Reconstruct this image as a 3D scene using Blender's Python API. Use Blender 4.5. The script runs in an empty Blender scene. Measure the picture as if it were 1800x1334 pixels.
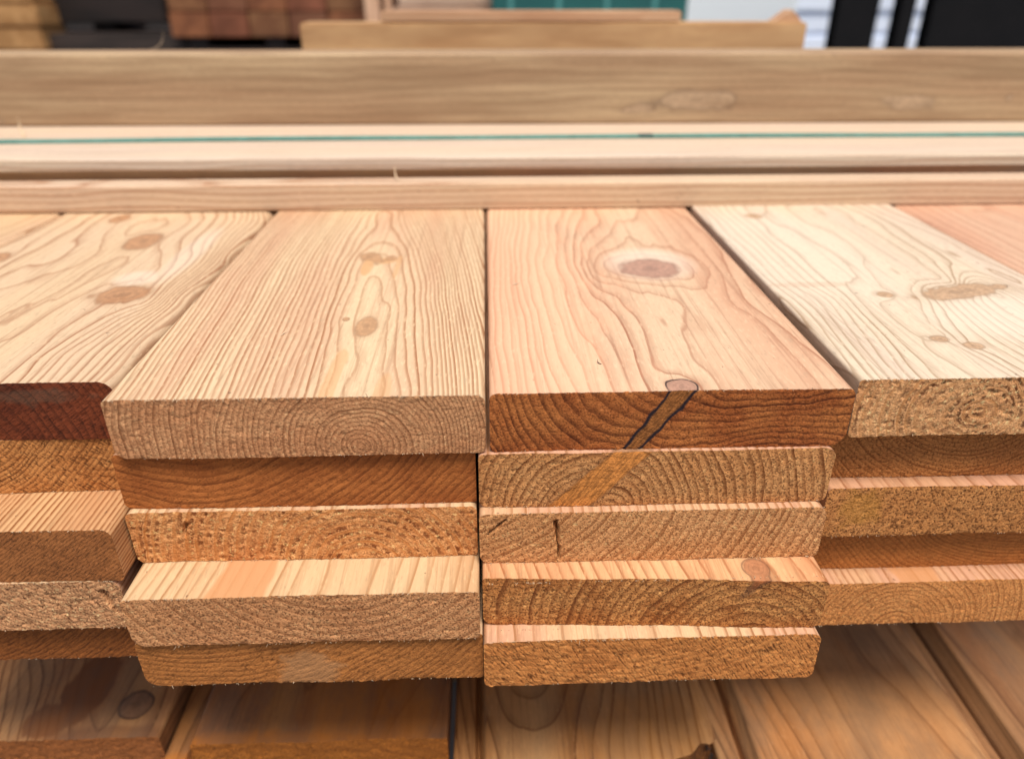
import bpy, math, random
import numpy as np
from mathutils import Matrix, Vector

# ------------------------------------------------------------------ camera, light, exposure
S = bpy.context.scene
C = S.collection
cd = bpy.data.cameras.new('camera'); cam = bpy.data.objects.new('camera', cd); C.objects.link(cam)
H = 0.1345                                  # camera height above the top of the pack
cd.sensor_width = 36.0; cd.lens = 26.0
cd.clip_start = 0.01; cd.clip_end = 500
VX = Vector((0.99942049, 0.01581359, 0.0301432))      # world axes seen in camera space (right, up, forward)
VY = Vector((-0.03403942, 0.46429766, 0.88502486))
VZ = Vector((0.0, 0.88553804, -0.46456688))
right = Vector((VX[0], VY[0], VZ[0])); up = Vector((VX[1], VY[1], VZ[1])); fwd = Vector((VX[2], VY[2], VZ[2]))
M = Matrix((right, up, -fwd)).transposed().to_4x4(); M.translation = Vector((0, 0, H))
cam.matrix_world = M
cd.dof.use_dof = True; cd.dof.focus_distance = 0.305; cd.dof.aperture_fstop = 6.0
S.camera = cam

w = bpy.data.worlds.new('World'); S.world = w; w.use_nodes = True
nt = w.node_tree; bg = nt.nodes['Background']
sky = nt.nodes.new('ShaderNodeTexSky'); sky.sky_type = 'NISHITA'; sky.sun_disc = False
SUN_EL, SUN_AZ = math.radians(69), math.radians(166)    # azimuth clockwise from +Y
sky.sun_elevation = SUN_EL; sky.sun_rotation = SUN_AZ
sky.air_density = 1.0; sky.dust_density = 4.0; sky.ozone_density = 0.6
nt.links.new(sky.outputs[0], bg.inputs[0]); bg.inputs[1].default_value = 0.08
sd = bpy.data.lights.new('sun', 'SUN'); sd.energy = 3.0; sd.angle = math.radians(22); sd.color = (1.0, 0.955, 0.88)
sun = bpy.data.objects.new('sun', sd); C.objects.link(sun)
dirv = Vector((math.sin(SUN_AZ) * math.cos(SUN_EL), math.cos(SUN_AZ) * math.cos(SUN_EL), math.sin(SUN_EL)))
sun.rotation_euler = (-dirv).to_track_quat('-Z', 'Y').to_euler()
S.view_settings.view_transform = 'Standard'; S.view_settings.look = 'None'
S.view_settings.gamma = 1.0; S.view_settings.use_curve_mapping = False
S.view_settings.exposure = 0.50

T = 0.0261
GROUND = -0.40

# ------------------------------------------------------------------ numpy noise
def _h(ix, iy, iz, seed):
    n = (ix.astype(np.int64) * 374761393 + iy.astype(np.int64) * 668265263 + iz.astype(np.int64) * 2147483647 + seed * 974634777) & 0xffffffff
    n = (n ^ (n >> 13)) * 1274126177 & 0xffffffff
    n = (n ^ (n >> 16)) * 2246822519 & 0xffffffff
    n = n ^ (n >> 15)
    return (n & 0xffffff) / float(0xffffff) * 2 - 1

def noise(x, y, z, seed=0):
    x, y, z = np.broadcast_arrays(np.asarray(x, float), np.asarray(y, float), np.asarray(z, float))
    fx, fy, fz = np.floor(x), np.floor(y), np.floor(z)
    u, v, t = x - fx, y - fy, z - fz
    u = u * u * u * (u * (u * 6 - 15) + 10); v = v * v * v * (v * (v * 6 - 15) + 10); t = t * t * t * (t * (t * 6 - 15) + 10)
    ix, iy, iz = fx.astype(np.int64), fy.astype(np.int64), fz.astype(np.int64)
    r = 0
    for a in (0, 1):
        for b in (0, 1):
            for c in (0, 1):
                wgt = (u if a else 1 - u) * (v if b else 1 - v) * (t if c else 1 - t)
                r = r + wgt * _h(ix + a, iy + b, iz + c, seed)
    return r

def fbm(x, y, z, seed=0, o=3):
    r = 0; a = 1; f = 1
    for k in range(o):
        r = r + a * noise(x * f, y * f, z * f, seed + k * 17); a *= .5; f *= 2.03
    return r

# ------------------------------------------------------------------ nodes helper
class N:
    def __init__(s, name):
        s.m = bpy.data.materials.new(name); s.m.use_nodes = True; s.t = s.m.node_tree
        s.b = s.t.nodes['Principled BSDF']
    def new(s, typ, **kw):
        n = s.t.nodes.new(typ)
        for k, v in kw.items(): setattr(n, k, v)
        return n
    def lk(s, a, b): s.t.links.new(a, b)
    def put(s, v, sock):
        if hasattr(v, 'is_output'): s.lk(v, sock)
        else: sock.default_value = v
    def math(s, op, a, b=0.0, c=0.0, clamp=False):
        n = s.new('ShaderNodeMath', operation=op, use_clamp=clamp)
        s.put(a, n.inputs[0]); s.put(b, n.inputs[1])
        if op in ('MULTIPLY_ADD', 'SMOOTH_MIN'): s.put(c, n.inputs[2])
        return n.outputs[0]
    def ss(s, v, a, b, o0=0.0, o1=1.0):
        n = s.new('ShaderNodeMapRange', interpolation_type='SMOOTHSTEP')
        s.put(v, n.inputs[0]); n.inputs[1].default_value = a; n.inputs[2].default_value = b
        n.inputs[3].default_value = o0; n.inputs[4].default_value = o1
        return n.outputs[0]
    def mix(s, f, a, b, blend='MIX'):
        n = s.new('ShaderNodeMix', data_type='RGBA', blend_type=blend)
        s.put(f, n.inputs[0])
        for v, i in ((a, 6), (b, 7)):
            if hasattr(v, 'is_output'): s.lk(v, n.inputs[i])
            else: n.inputs[i].default_value = (*v[:3], 1)
        return n.outputs[2]
    def attr(s, name):
        n = s.new('ShaderNodeAttribute', attribute_name=name); return n.outputs['Fac']
    def coord(s, scale, rot=(0, 0, 0), loc=(0, 0, 0)):
        tc = s.new('ShaderNodeTexCoord'); mp = s.new('ShaderNodeMapping')
        # rotate first, then scale (two mappings keep the streak direction clean)
        mp.inputs['Rotation'].default_value = rot; mp.inputs['Location'].default_value = loc
        s.lk(tc.outputs['Object'], mp.inputs[0])
        m2 = s.new('ShaderNodeMapping'); m2.inputs['Scale'].default_value = scale
        s.lk(mp.outputs[0], m2.inputs[0]); return m2.outputs[0]
    def noise(s, vec, scale=1.0, detail=2.0, rough=.5, dist=0.0):
        n = s.new('ShaderNodeTexNoise'); s.lk(vec, n.inputs['Vector'])
        n.inputs['Scale'].default_value = scale; n.inputs['Detail'].default_value = detail
        n.inputs['Roughness'].default_value = rough; n.inputs['Distortion'].default_value = dist
        return n.outputs[0]
    def bump(s, h, strength, dist):
        n = s.new('ShaderNodeBump'); n.inputs['Strength'].default_value = strength; n.inputs['Distance'].default_value = dist
        s.lk(h, n.inputs['Height']); s.lk(n.outputs[0], s.b.inputs['Normal'])

def srgb(r, g, b):
    f = lambda c: (c / 255 / 12.92) if c <= 10 else ((c / 255 + .055) / 1.055) ** 2.4
    return (f(r), f(g), f(b))

def ring_nodes(n, sharp=.93, lo=.3, side=False):
    R = n.attr('ring'); fr = n.math('FRACT', R)
    wn = n.new('ShaderNodeTexWhiteNoise', noise_dimensions='1D'); n.lk(n.math('FLOOR', R), wn.inputs['W'])
    up_ = n.ss(fr, lo, sharp - .04); dn = n.ss(fr, sharp, 1.0, 1.0, 0.0)
    late = n.math('MULTIPLY', up_, dn)
    st = n.math('MULTIPLY_ADD', wn.outputs[0], .5, .5)
    if side:
        dmm = n.math('DIVIDE', n.math('SUBTRACT', sharp, fr), n.math('MAXIMUM', n.attr('grad'), 30.0))     # metres to the sharp edge of the late wood
        line = n.math('MULTIPLY', n.ss(dmm, .0003, .0016, 1.0, 0.0), dn)
        soft = n.math('MULTIPLY', n.ss(dmm, .0010, .0060, .42, 0.0), dn)
        late = n.math('MAXIMUM', n.math('MULTIPLY', line, n.ss(fr, .15, .55)), n.math('MINIMUM', soft, n.math('MULTIPLY', late, .6)))
    return n.math('MULTIPLY', late, st), fr

def mat_side(name, early, late, tint, k=.8, tintamt=.8, dirtcol=(.10, .085, .07), dirtscale=(30, 12, 30), kr=.38, knot=(.36, .19, .10), pale=(.80, .70, .58), stain=(.60, .30, .11), lo=.45, seed=0, dirt=0.0, rough=.5):
    n = N(name); off = (seed * .37, seed * .71, seed * .13)
    early, tint, late = [tuple(q * m_ for q, m_ in zip(early, (.68, .655, .63))), tuple(q * m_ for q, m_ in zip(tint, (.64, .57, .54))), tuple(q * .62 for q in late)]
    k = min(1.0, k * 1.25)
    lt, fr = ring_nodes(n, lo=lo, side=True)
    broad = n.noise(n.coord((28, 3.0, 28), loc=off), 1, 3)
    tf = n.math('MULTIPLY', n.ss(broad, .38, .66), tintamt)
    e = n.mix(tf, early, tint)
    col = n.mix(n.math('MULTIPLY', lt, k), e, late)
    fib = n.noise(n.coord((1500, 22, 1500), loc=off), 1, 3, .6)
    col = n.mix(n.ss(fib, .3, .7, 0, .22), col, (.86, .82, .76), 'MULTIPLY')
    fleck = n.noise(n.coord((900, 180, 900), loc=off), 1, 2, .6)
    col = n.mix(n.ss(fleck, .56, .72, 0, .42), col, tuple(c * .60 for c in early))
    col = n.mix(n.ss(fleck, .44, .30, 0, .35), col, tuple(min(1, c * 1.22) for c in early))
    strk = n.noise(n.coord((520, 9, 520), loc=off), 1, 4, .65)
    col = n.mix(n.ss(strk, .50, .68, 0, .34), col, tuple(c * .74 for c in late))
    tiny = n.noise(n.coord((310, 240, 310), loc=(off[0] + 9, off[1], off[2])), 1, 2, .5)
    col = n.mix(n.ss(tiny, .735, .77, 0, .6), col, (.10, .05, .03))
    kd = n.attr('kd'); ke = n.attr('kedge_crackshade'); stn = n.attr('stain')
    col = n.mix(n.math('MAXIMUM', stn, 0.0), col, stain)
    col = n.mix(n.math('MULTIPLY', n.math('MINIMUM', stn, 0.0), -1.0), col, pale)
    halo = n.ss(kd, 1.0, 1.6, .18, 0)
    col = n.mix(halo, col, tuple(min(1, c * 1.0) for c in late))
    kno = n.noise(n.coord((170, 110, 170), loc=off), 1, 4, .65)
    kdn = n.math('ADD', kd, n.math('MULTIPLY', n.math('SUBTRACT', kno, .5), .55))
    kring = n.math('FRACT', n.math('MULTIPLY', kdn, 3.3))
    kc = n.mix(n.ss(kring, .35, .95, 0, kr), knot, tuple(c * .55 for c in knot))
    kf = n.noise(n.coord((420, 240, 420), loc=off), 1, 3, .6)
    kc = n.mix(n.ss(kf, .42, .68, 0, .5), kc, tuple(c * 1.5 for c in knot))
    kc = n.mix(n.ss(kdn, .42, .0, 0, .5), kc, tuple(c * .35 for c in knot))
    kc = n.mix(n.ss(kdn, .70, .98, 0, .35), kc, tuple(c * .55 for c in knot))
    inside = n.ss(kdn, .84, 1.12, .86, 0)
    col = n.mix(inside, col, kc)
    edge = n.math('MULTIPLY', n.math('MULTIPLY', n.math('MULTIPLY', n.ss(kd, .88, .97), n.ss(kd, 1.0, 1.10, 1, 0)), ke), n.ss(kno, .30, .55, .35, 1.0))
    col = n.mix(edge, col, (.045, .022, .018))
    if dirt:
        dn = n.noise(n.coord(dirtscale, loc=off), 1, 6, .68)
        col = n.mix(n.ss(dn, .40, .66, 0, dirt), col, dirtcol)
    n.lk(col, n.b.inputs['Base Color'])
    n.b.inputs['Roughness'].default_value = rough
    n.b.inputs['Specular IOR Level'].default_value = .35
    hgt = n.math('ADD', n.math('MULTIPLY', lt, .35), n.math('MULTIPLY', fib, .8))
    n.bump(hgt, .35, .00012)
    return n.m

def mat_end(name, base, late, k=.7, glint=.35, pit=.6, fuzz=None, fuzzamt=.5, stain=(.20, .17, .14), knot=(.36, .17, .06), seed=0, mott=.5, tint=None, clump=.15, pit_shade_col=None):
    """sawn end grain; fuzz = angle of torn fibres in the sawn face"""
    n = N(name); off = (seed * .37, seed * .71, seed * .13)
    tint = tint or tuple(c * .72 for c in base)
    br = (1.38, 1.32, 1.20)
    base, tint, late, knot = [tuple(min(.95, c * b) for c, b in zip(v, br)) for v in (base, tint, late, knot)]
    lt, fr = ring_nodes(n, lo=.35)
    mo = n.noise(n.coord((45, 45, 60), loc=off), 1, 3, .6)
    c0 = n.mix(n.ss(mo, .35, .65, 0, mott), base, tint)
    brk = n.noise(n.coord((160, 160, 160), loc=off), 1, 3, .6)
    lk_ = n.math('MULTIPLY', n.math('MULTIPLY', lt, min(1, k * 1.2)), n.ss(brk, .30, .55, .45, 1.0))
    col = c0
    sp = n.noise(n.coord((1100, 1100, 1100), loc=off), 1, 3, .7)
    if fuzz is not None:
        fz = n.noise(n.coord((230, 600, 1500), rot=(0, fuzz, 0), loc=off), 1, 3, .65)
        sp2 = n.math('ADD', n.math('MULTIPLY', sp, 1 - fuzzamt), n.math('MULTIPLY', fz, fuzzamt))
    else:
        sp2 = sp
    clm = n.noise(n.coord((400, 400, 420), loc=off), 1, 3, .65)
    patch = n.noise(n.coord((70, 70, 90), loc=(off[0] + 5, off[1], off[2])), 1, 2, .5)
    gate = n.math('MULTIPLY', n.math('MULTIPLY', n.ss(patch, .32, .60, .25, 1.0), n.ss(fr, .80, .55, .06, 1)), n.ss(fr, .0, .22, .06, 1))
    col = n.mix(n.math('MULTIPLY', n.ss(clm, .56, .45, 0, clump), gate), col, pit_shade_col or tuple(c * .55 for c in late))  # shade of the larger torn pits painted into the colour
    col = n.mix(n.ss(sp2, .53, .38, 0, min(1, pit * 1.3)), col, tuple(c * .34 for c in late))  # small hollows painted darker, shade put into the colour
    gl = n.noise(n.coord((620, 620, 620), loc=(off[0] + 3, off[1], off[2])), 1, 4, .75)
    col = n.mix(n.ss(gl, .56, .66, 0, min(1, glint * 1.15)), col, tuple(min(.9, c * 1.75 + .03) for c in base))
    col = n.mix(lk_, col, tuple(c * .8 for c in late))
    kd = n.attr('kd'); ke = n.attr('kedge_crackshade'); stn = n.attr('stain')
    col = n.mix(n.math('MULTIPLY', stn, .75), col, stain)
    kf = n.noise(n.coord((260, 260, 1400), rot=(0, math.radians(55), 0), loc=off), 1, 3, .6)
    kc = n.mix(n.ss(kf, .35, .65), tuple(c * .45 for c in knot), knot)
    col = n.mix(n.ss(kd, .90, 1.05, .92, 0), col, kc)
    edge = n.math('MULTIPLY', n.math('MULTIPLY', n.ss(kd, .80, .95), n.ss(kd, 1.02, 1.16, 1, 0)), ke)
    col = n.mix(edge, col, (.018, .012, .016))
    n.lk(col, n.b.inputs['Base Color'])
    n.b.inputs['Roughness'].default_value = .8; n.b.inputs['Specular IOR Level'].default_value = .2
    hgt = n.math('SUBTRACT', n.math('MULTIPLY', sp2, 1.0), n.math('MULTIPLY', lt, .25))
    n.bump(hgt, 1.0, .0006)
    return n.m

def mat_plain(name, col, col2=None, scale=(6, 6, 6), rough=.7, amt=.6, metal=0.0, bump=0.0):
    n = N(name); col2 = col2 or tuple(c * .7 for c in col)
    v = n.noise(n.coord(scale), 1, 5, .6)
    n.lk(n.mix(n.ss(v, .35, .68, 0, amt), col, col2), n.b.inputs['Base Color'])
    n.b.inputs['Roughness'].default_value = rough; n.b.inputs['Metallic'].default_value = metal
    if bump: n.bump(v, bump, .01)
    return n.m

# measured run of the growth rings on four board tops: (mm across, mm along, ring number)
GRAIN = {
    'C0': [(5.3,5.1,15),(4.2,27.3,15),(3.0,52.9,15),(3.1,78.8,15),(3.1,108.6,15),(3.9,143.3,15),(4.9,184.1,15),(6.4,220.7,15),(8.1,263.1,15),(11.6,4.8,13),(10.6,22.9,13),(9.4,43.2,13),(9.3,73.1,13),(9.2,108.4,13),(10.1,143.1,13),(11.2,183.9,13),(12.7,220.5,13),(14.4,262.9,13),(19.2,4.6,11),(17.9,26.8,11),(16.3,52.4,11),(16.2,78.3,11),(16.1,108.2,11),(17.2,142.8,11),(18.4,183.7,11),(19.9,220.3,11),(21.7,262.7,11),(27.3,4.3,9),(25.6,19.7,9),(23.9,36.7,9),(22.8,63.8,9),(21.5,95.5,9),(22.3,123.5,9),(23.2,155.5,9),(26.3,203.5,9),(30.0,262.4,9),(32.5,4.1,8),(31.1,19.5,8),(29.6,36.5,8),(28.0,60.3,8),(26.1,87.4,8),(26.8,118.8,8),(27.5,155.3,8),(31.0,203.3,8),(35.3,262.2,8),(38.9,3.9,7),(37.2,22.0,7),(35.3,42.3,7),(33.7,66.9,7),(31.9,95.2,7),(31.8,123.1,7),(31.7,155.2,7),(35.7,203.2,7),(40.5,262.0,7),(45.2,3.7,6),(44.8,21.8,6),(44.4,42.0,6),(42.5,64.9,6),(40.4,90.9,6),(38.5,113.9,6),(36.4,139.7,6),(38.0,168.6,6),(39.8,201.4,6),(47.8,261.8,6),(52.2,3.5,5),(51.7,18.8,5),(51.3,35.8,5),(50.3,56.2,5),(49.2,79.1,5),(46.3,96.7,5),(43.0,116.0,5),(42.0,154.8,5),(47.3,201.2,5),(56.2,261.5,5),(59.7,3.2,4),(60.5,18.5,4),(61.5,35.4,4),(60.1,54.2,4),(58.7,75.0,4),(54.9,94.4,4),(50.8,115.7,4),(49.5,134.3,4),(47.9,154.6,4),(52.9,201.0,4),(63.5,261.2,4),(65.9,8.0,3),(66.8,21.0,3),(67.8,35.2,3),(66.9,50.7,3),(65.9,67.6,3),(61.9,86.2,3),(57.4,106.7,3),(51.5,134.3,3),(53.4,157.1,3),(55.4,182.4,3),(62.5,218.8,3),(70.8,261.0,3),(86.0,1.1,2),(88.6,14.9,2),(90.9,37.4,2),(89.6,51.5,2),(88.2,66.8,2),(86.8,79.7,2),(85.4,93.3,2),(78.1,101.8,2),(70.4,110.6,2),(63.7,117.5,2),(56.7,124.6,2),(55.0,149.2,2),(64.4,182.1,2),(77.2,206.6,2),(86.1,232.1,2),(95.9,260.1,2),(121.6,1.1,2),(124.7,21.8,2),(126.6,40.8,2),(128.7,62.0,2),(123.9,72.8,2),(118.7,84.3,2),(120.1,106.8,2),(121.6,131.9,2),(122.7,154.7,2),(124.0,180.1,2),(123.3,211.7,2),(122.6,247.5,2),(102.4,6.7,1.4),(104.4,22.5,1.4),(106.6,39.9,1.4),(105.4,56.0,1.4),(104.0,73.5,1.4),(104.4,88.7,1.4),(104.9,105.1,1.4),(132.7,-0.5,3.0),(134.1,12.7,3.0),(135.6,27.1,3.0),(136.2,45.1,3.0),(136.8,65.2,3.0),(133.5,78.1,3.0),(130.0,91.8,3.0),(131.4,110.7,3.0),(133.0,131.5,3.0),(133.9,154.4,3.0),(134.8,179.7,3.0),(134.9,207.9,3.0),(135.1,239.6,3.0),(143.8,64.9,4.0),(142.7,89.4,4.0),(141.4,117.1,4.0),(143.5,141.0,4.0),(145.8,167.7,4.0),(147.4,201.0,4.0),(149.2,239.1,4.0),(147.6,156.6,5.0),(148.4,182.2,5.0),(149.2,210.8,5.0),(149.2,235.4,5.0),(149.2,262.3,5.0)],
    'B0': [(85.8,1.1,1),(85.6,11.4,1),(85.4,22.3,1),(84.5,35.4,1),(83.5,49.5,1),(81.3,68.0,1),(79.9,88.5,1),(83.7,108.0,1),(91.4,103.1,1),(98.8,80.8,1),(100.9,57.9,1),(101.6,44.5,1),(102.2,32.1,1),(105.0,11.9,1),(105.0,0.5,1),(95.1,3.1,0.5),(93.5,17.1,0.5),(91.9,32.4,0.5),(91.0,55.2,0.5),(88.8,81.2,0.5),(81.5,1.3,2),(80.8,13.9,2),(79.9,27.6,2),(77.1,48.2,2),(73.8,71.5,2),(73.8,87.0,2),(73.7,103.7,2),(72.1,137.2,2),(72.4,166.0,2),(81.5,170.9,2),(87.0,145.9,2),(96.3,123.2,2),(99.7,104.7,2),(102.8,87.8,2),(103.8,70.5,2),(104.8,54.7,2),(105.4,40.1,2),(105.9,26.7,2),(107.6,13.0,2),(109.3,0.4,2),(77.3,1.4,3),(77.1,11.7,3),(76.9,22.6,3),(75.8,35.7,3),(74.6,49.8,3),(73.0,63.5,3),(71.3,78.3,3),(70.5,96.2,3),(69.6,115.8,3),(68.3,151.3,3),(72.2,184.6,3),(80.5,192.7,3),(91.6,183.9,3),(98.2,150.2,3),(101.5,127.3,3),(104.5,106.5,3),(106.4,89.5,3),(108.1,73.7,3),(108.8,57.6,3),(109.4,42.8,3),(110.7,21.4,3),(112.1,10.5,3),(113.5,0.2,3),(74.1,1.5,4),(73.6,14.2,4),(73.0,27.8,4),(71.7,41.3,4),(70.4,55.9,4),(68.9,71.7,4),(67.4,89.0,4),(66.3,113.8,4),(65.2,142.0,4),(67.6,176.6,4),(71.3,217.0,4),(68.3,261.2,4),(82.9,260.7,4),(91.6,210.1,4),(100.0,165.1,4),(104.3,133.8,4),(108.1,106.4,4),(110.0,89.3,4),(111.8,73.6,4),(112.7,57.5,4),(113.5,42.7,4),(114.8,21.3,4),(116.0,10.3,4),(117.2,0.1,4),(75.5,257.3,3.7),(79.5,223.0,3.7),(70.9,1.7,5),(70.2,15.5,5),(69.5,30.5,5),(68.2,47.1,5),(66.7,65.3,5),(65.3,85.5,5),(63.8,107.9,5),(63.2,127.5,5),(62.4,149.1,5),(63.3,167.6,5),(64.2,187.6,5),(67.3,223.5,5),(65.3,261.3,5),(85.8,260.6,5),(92.1,224.2,5),(97.7,192.2,5),(101.9,167.6,5),(105.7,145.2,5),(110.3,110.3,5),(114.2,80.3,5),(117.5,35.6,5),(120.1,-0.0,5),(68.2,1.7,6),(67.2,16.8,6),(66.0,33.3,6),(64.5,51.6,6),(62.7,71.9,6),(61.5,91.0,6),(60.2,112.0,6),(59.5,135.4,6),(58.7,161.4,6),(59.2,182.3,6),(59.7,205.1,6),(60.8,231.8,6),(62.0,261.4,6),(88.7,260.5,6),(97.0,214.5,6),(104.1,175.4,6),(108.4,145.1,6),(112.2,118.4,6),(115.6,89.1,6),(118.6,63.5,6),(120.9,28.8,6),(122.9,-0.1,6),(62.3,1.9,8),(60.7,19.4,8),(58.9,39.0,8),(57.5,60.9,8),(55.9,85.8,8),(54.8,114.2,8),(53.5,147.0,8),(53.4,177.1,8),(53.4,211.4,8),(54.0,235.4,8),(54.6,261.7,8),(93.6,260.3,8),(103.8,202.1,8),(112.1,154.6,8),(117.2,114.1,8),(121.5,80.1,8),(124.8,35.3,8),(127.4,-0.3,8),(52.8,2.3,12),(51.0,22.2,12),(49.1,44.9,12),(47.1,72.5,12),(44.8,104.7,12),(43.8,138.1,12),(42.7,177.5,12),(43.2,216.4,12),(43.9,262.0,12),(103.3,260.0,12),(113.9,193.0,12),(122.2,140.0,12),(126.5,98.0,12),(130.1,63.2,12),(132.1,28.4,12),(133.8,-0.5,12),(43.2,2.6,16),(40.6,25.1,16),(37.7,51.0,16),(35.9,83.0,16),(33.7,121.1,16),(33.1,154.9,16),(32.4,194.4,16),(33.2,226.2,16),(34.2,262.4,16),(112.1,259.7,16),(123.5,178.7,16),(132.0,117.8,16),(135.3,79.6,16),(138.0,47.6,16),(139.2,21.7,16),(140.2,-0.7,16),(33.6,2.9,20),(31.1,26.7,20),(28.2,54.3,20),(25.6,88.6,20),(22.5,130.0,20),(21.9,165.2,20),(21.1,206.4,20),(22.7,233.1,20),(24.4,262.7,20),(19.2,3.4,26),(16.9,25.9,26),(14.4,51.8,26),(11.9,85.5,26),(8.9,126.2,26),(8.0,163.1,26),(7.0,206.9,26),(9.3,233.6,26),(11.7,263.1,26),(4.3,3.9,32),(2.1,25.1,32),(-0.5,49.4,32),(-2.9,86.0,32),(-5.9,131.0,32),(-6.4,168.7,32),(-7.0,213.5,32),(-2.5,235.6,32),(2.5,259.8,32)],
    'A0': [(136.8,0.9,12),(136.6,15.1,12),(136.3,30.8,12),(138.3,54.9,12),(140.5,82.7,12),(141.6,112.6,12),(142.9,147.4,12),(143.1,189.7,12),(143.3,240.2,12),(142.7,-6.3,15),(144.0,36.3,15),(145.6,92.0,15),(145.7,156.7,15),(145.9,245.2,15),(125.7,1.2,9),(125.1,13.0,9),(124.4,25.6,9),(127.5,44.3,9),(131.0,65.2,9),(133.5,90.5,9),(136.4,119.4,9),(135.6,171.3,9),(134.7,237.0,9),(113.5,1.6,6),(112.4,13.4,6),(111.3,26.0,6),(114.9,41.0,6),(118.8,57.2,6),(123.9,69.7,6),(129.4,83.0,6),(129.0,110.9,6),(128.5,142.9,6),(124.3,188.8,6),(119.1,244.7,6),(104.6,1.9,4),(103.5,11.2,4),(102.3,20.9,4),(104.6,34.7,4),(107.1,49.6,4),(110.2,59.2,4),(113.6,69.2,4),(119.6,77.9,4),(125.9,86.9,4),(123.5,106.9,4),(121.0,128.9,4),(115.0,180.4,4),(107.5,245.1,4),(96.7,8.3,3),(95.7,17.2,3),(94.6,26.6,3),(95.7,37.9,3),(96.9,50.0,3),(99.8,59.5,3),(102.9,69.5,3),(111.2,74.5,3),(116.5,78.0,3),(121.9,81.4,3),(122.6,102.8,3),(115.2,138.5,3),(109.1,186.4,3),(101.7,245.2,3),(79.4,32.7,2),(82.6,39.8,2),(85.9,47.3,2),(88.5,56.6,2),(91.2,66.5,2),(94.2,72.5,2),(97.3,78.6,2),(113.9,115.7,2),(110.7,133.9,2),(107.2,153.7,2),(100.3,195.6,2),(92.0,245.6,2),(71.4,47.7,1),(72.6,55.6,1),(71.9,63.8,1),(74.6,69.6,1),(77.3,75.7,1),(80.9,81.9,1),(84.5,88.3,1),(61.0,69.2,1),(62.1,81.6,1),(66.8,88.2,1),(68.7,100.6,1),(66.9,121.7,1),(66.5,136.6,1),(66.1,152.5,1),(64.1,180.7,1),(61.9,212.5,1),(67.8,229.5,1),(74.1,247.6,1),(98.4,114.1,1),(100.1,126.2,1),(101.8,139.0,1),(94.2,184.0,1),(84.9,238.7,1),(76.6,90.5,0.4),(75.2,107.5,0.4),(73.8,126.0,0.4),(79.8,132.6,0.4),(86.0,139.5,0.4),(75.7,173.3,0.4),(63.7,212.4,0.4),(42.2,97.5,2.0),(45.9,103.4,2.0),(49.8,109.4,2.0),(50.5,119.0,2.0),(51.2,129.0,2.0),(54.2,138.2,2.0),(57.3,147.8,2.0),(55.6,175.4,2.0),(53.8,206.4,2.0),(53.8,227.6,2.0),(53.8,250.5,2.0),(32.6,114.2,3.0),(34.6,131.9,3.0),(37.8,146.0,3.0),(41.2,161.1,3.0),(39.8,185.8,3.0),(38.2,213.3,3.0),(37.3,231.6,3.0),(36.2,251.1,3.0),(11.0,151.9,5),(12.7,166.0,5),(14.4,181.0,5),(13.3,207.8,5),(12.1,237.6,5),(10.9,252.0,5),(-11.1,190.5,7),(-12.7,211.8,7),(-14.5,235.0,7)],
    'D0': [(3.2,254.2,10),(2.3,169.3,10),(1.5,106.1,10),(3.2,87.0,10),(2.5,39.8,10),(2.0,2.3,10),(12.6,253.9,8),(12.0,167.5,8),(11.6,103.5,8),(15.2,88.7,8),(12.1,40.3,8),(9.6,2.0,8),(23.1,253.5,6),(22.1,204.3,6),(21.2,162.9,6),(21.4,129.8,6),(21.6,101.0,6),(25.5,86.3,6),(21.3,39.2,6),(17.9,1.8,6),(35.6,253.1,4),(35.3,200.6,4),(35.0,156.8,4),(33.9,125.8,4),(33.0,98.5,4),(33.3,80.1,4),(32.3,65.9,4),(31.4,52.7,4),(28.6,25.2,4),(26.2,1.5,4),(50.3,252.6,3),(49.5,200.1,3),(49.0,156.3,3),(44.0,124.2,3),(39.7,96.1,3),(39.0,82.8,3),(38.4,70.3,3),(36.9,52.6,3),(35.6,36.3,3),(35.0,17.9,3),(34.4,1.2,3),(73.2,251.8,2),(70.7,209.4,2),(68.5,172.9,2),(63.0,142.4,2),(58.1,115.4,2),(50.8,85.4,2),(44.4,59.2,2),(45.4,42.3,2),(42.1,24.0,2),(43.7,15.5,2),(45.2,7.3,2),(50.2,-0.6,2),(98.3,251.0,2),(95.1,215.5,2),(92.3,184.2,2),(93.0,157.6,2),(93.7,133.6,2),(94.9,118.9,2),(96.1,105.1,2),(85.8,251.4,1.2),(82.8,212.5,1.2),(80.3,178.5,1.2),(74.9,142.0,1.2),(70.2,110.4,1.2),(63.7,87.0,1.2),(57.9,66.0,1.2),(55.4,42.0,1.2),(53.1,20.8,1.2),(55.7,8.3,1.2),(58.0,-3.4,1.2),(115.1,250.4,4.0),(119.2,207.8,4.0),(122.7,171.0,4.0),(124.6,142.9,4.0),(126.4,117.8,4.0),(127.2,106.2,4.0),(128.0,95.2,4.0),(129.7,249.9,6.0),(135.3,214.2,6.0),(140.3,182.6,6.0),(141.5,147.7,6.0),(142.5,117.3,6.0),(62.2,65.8,3.0),(57.8,45.2,3.0),(59.5,34.0,3.0),(61.1,23.4,3.0),(62.8,10.7,3.0),(64.3,-1.1,3.0),(76.2,72.8,5),(73.3,60.0,5),(70.5,48.0,5),(72.1,29.7,5),(73.7,13.1,5),(92.0,82.0,8.0),(89.3,67.7,8.0),(86.8,54.3,8.0),(85.8,41.8,8.0),(84.9,30.0,8.0),(108.6,91.7,11),(108.5,79.5,11),(102.9,57.2,11)],
}
_tps = {}
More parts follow.
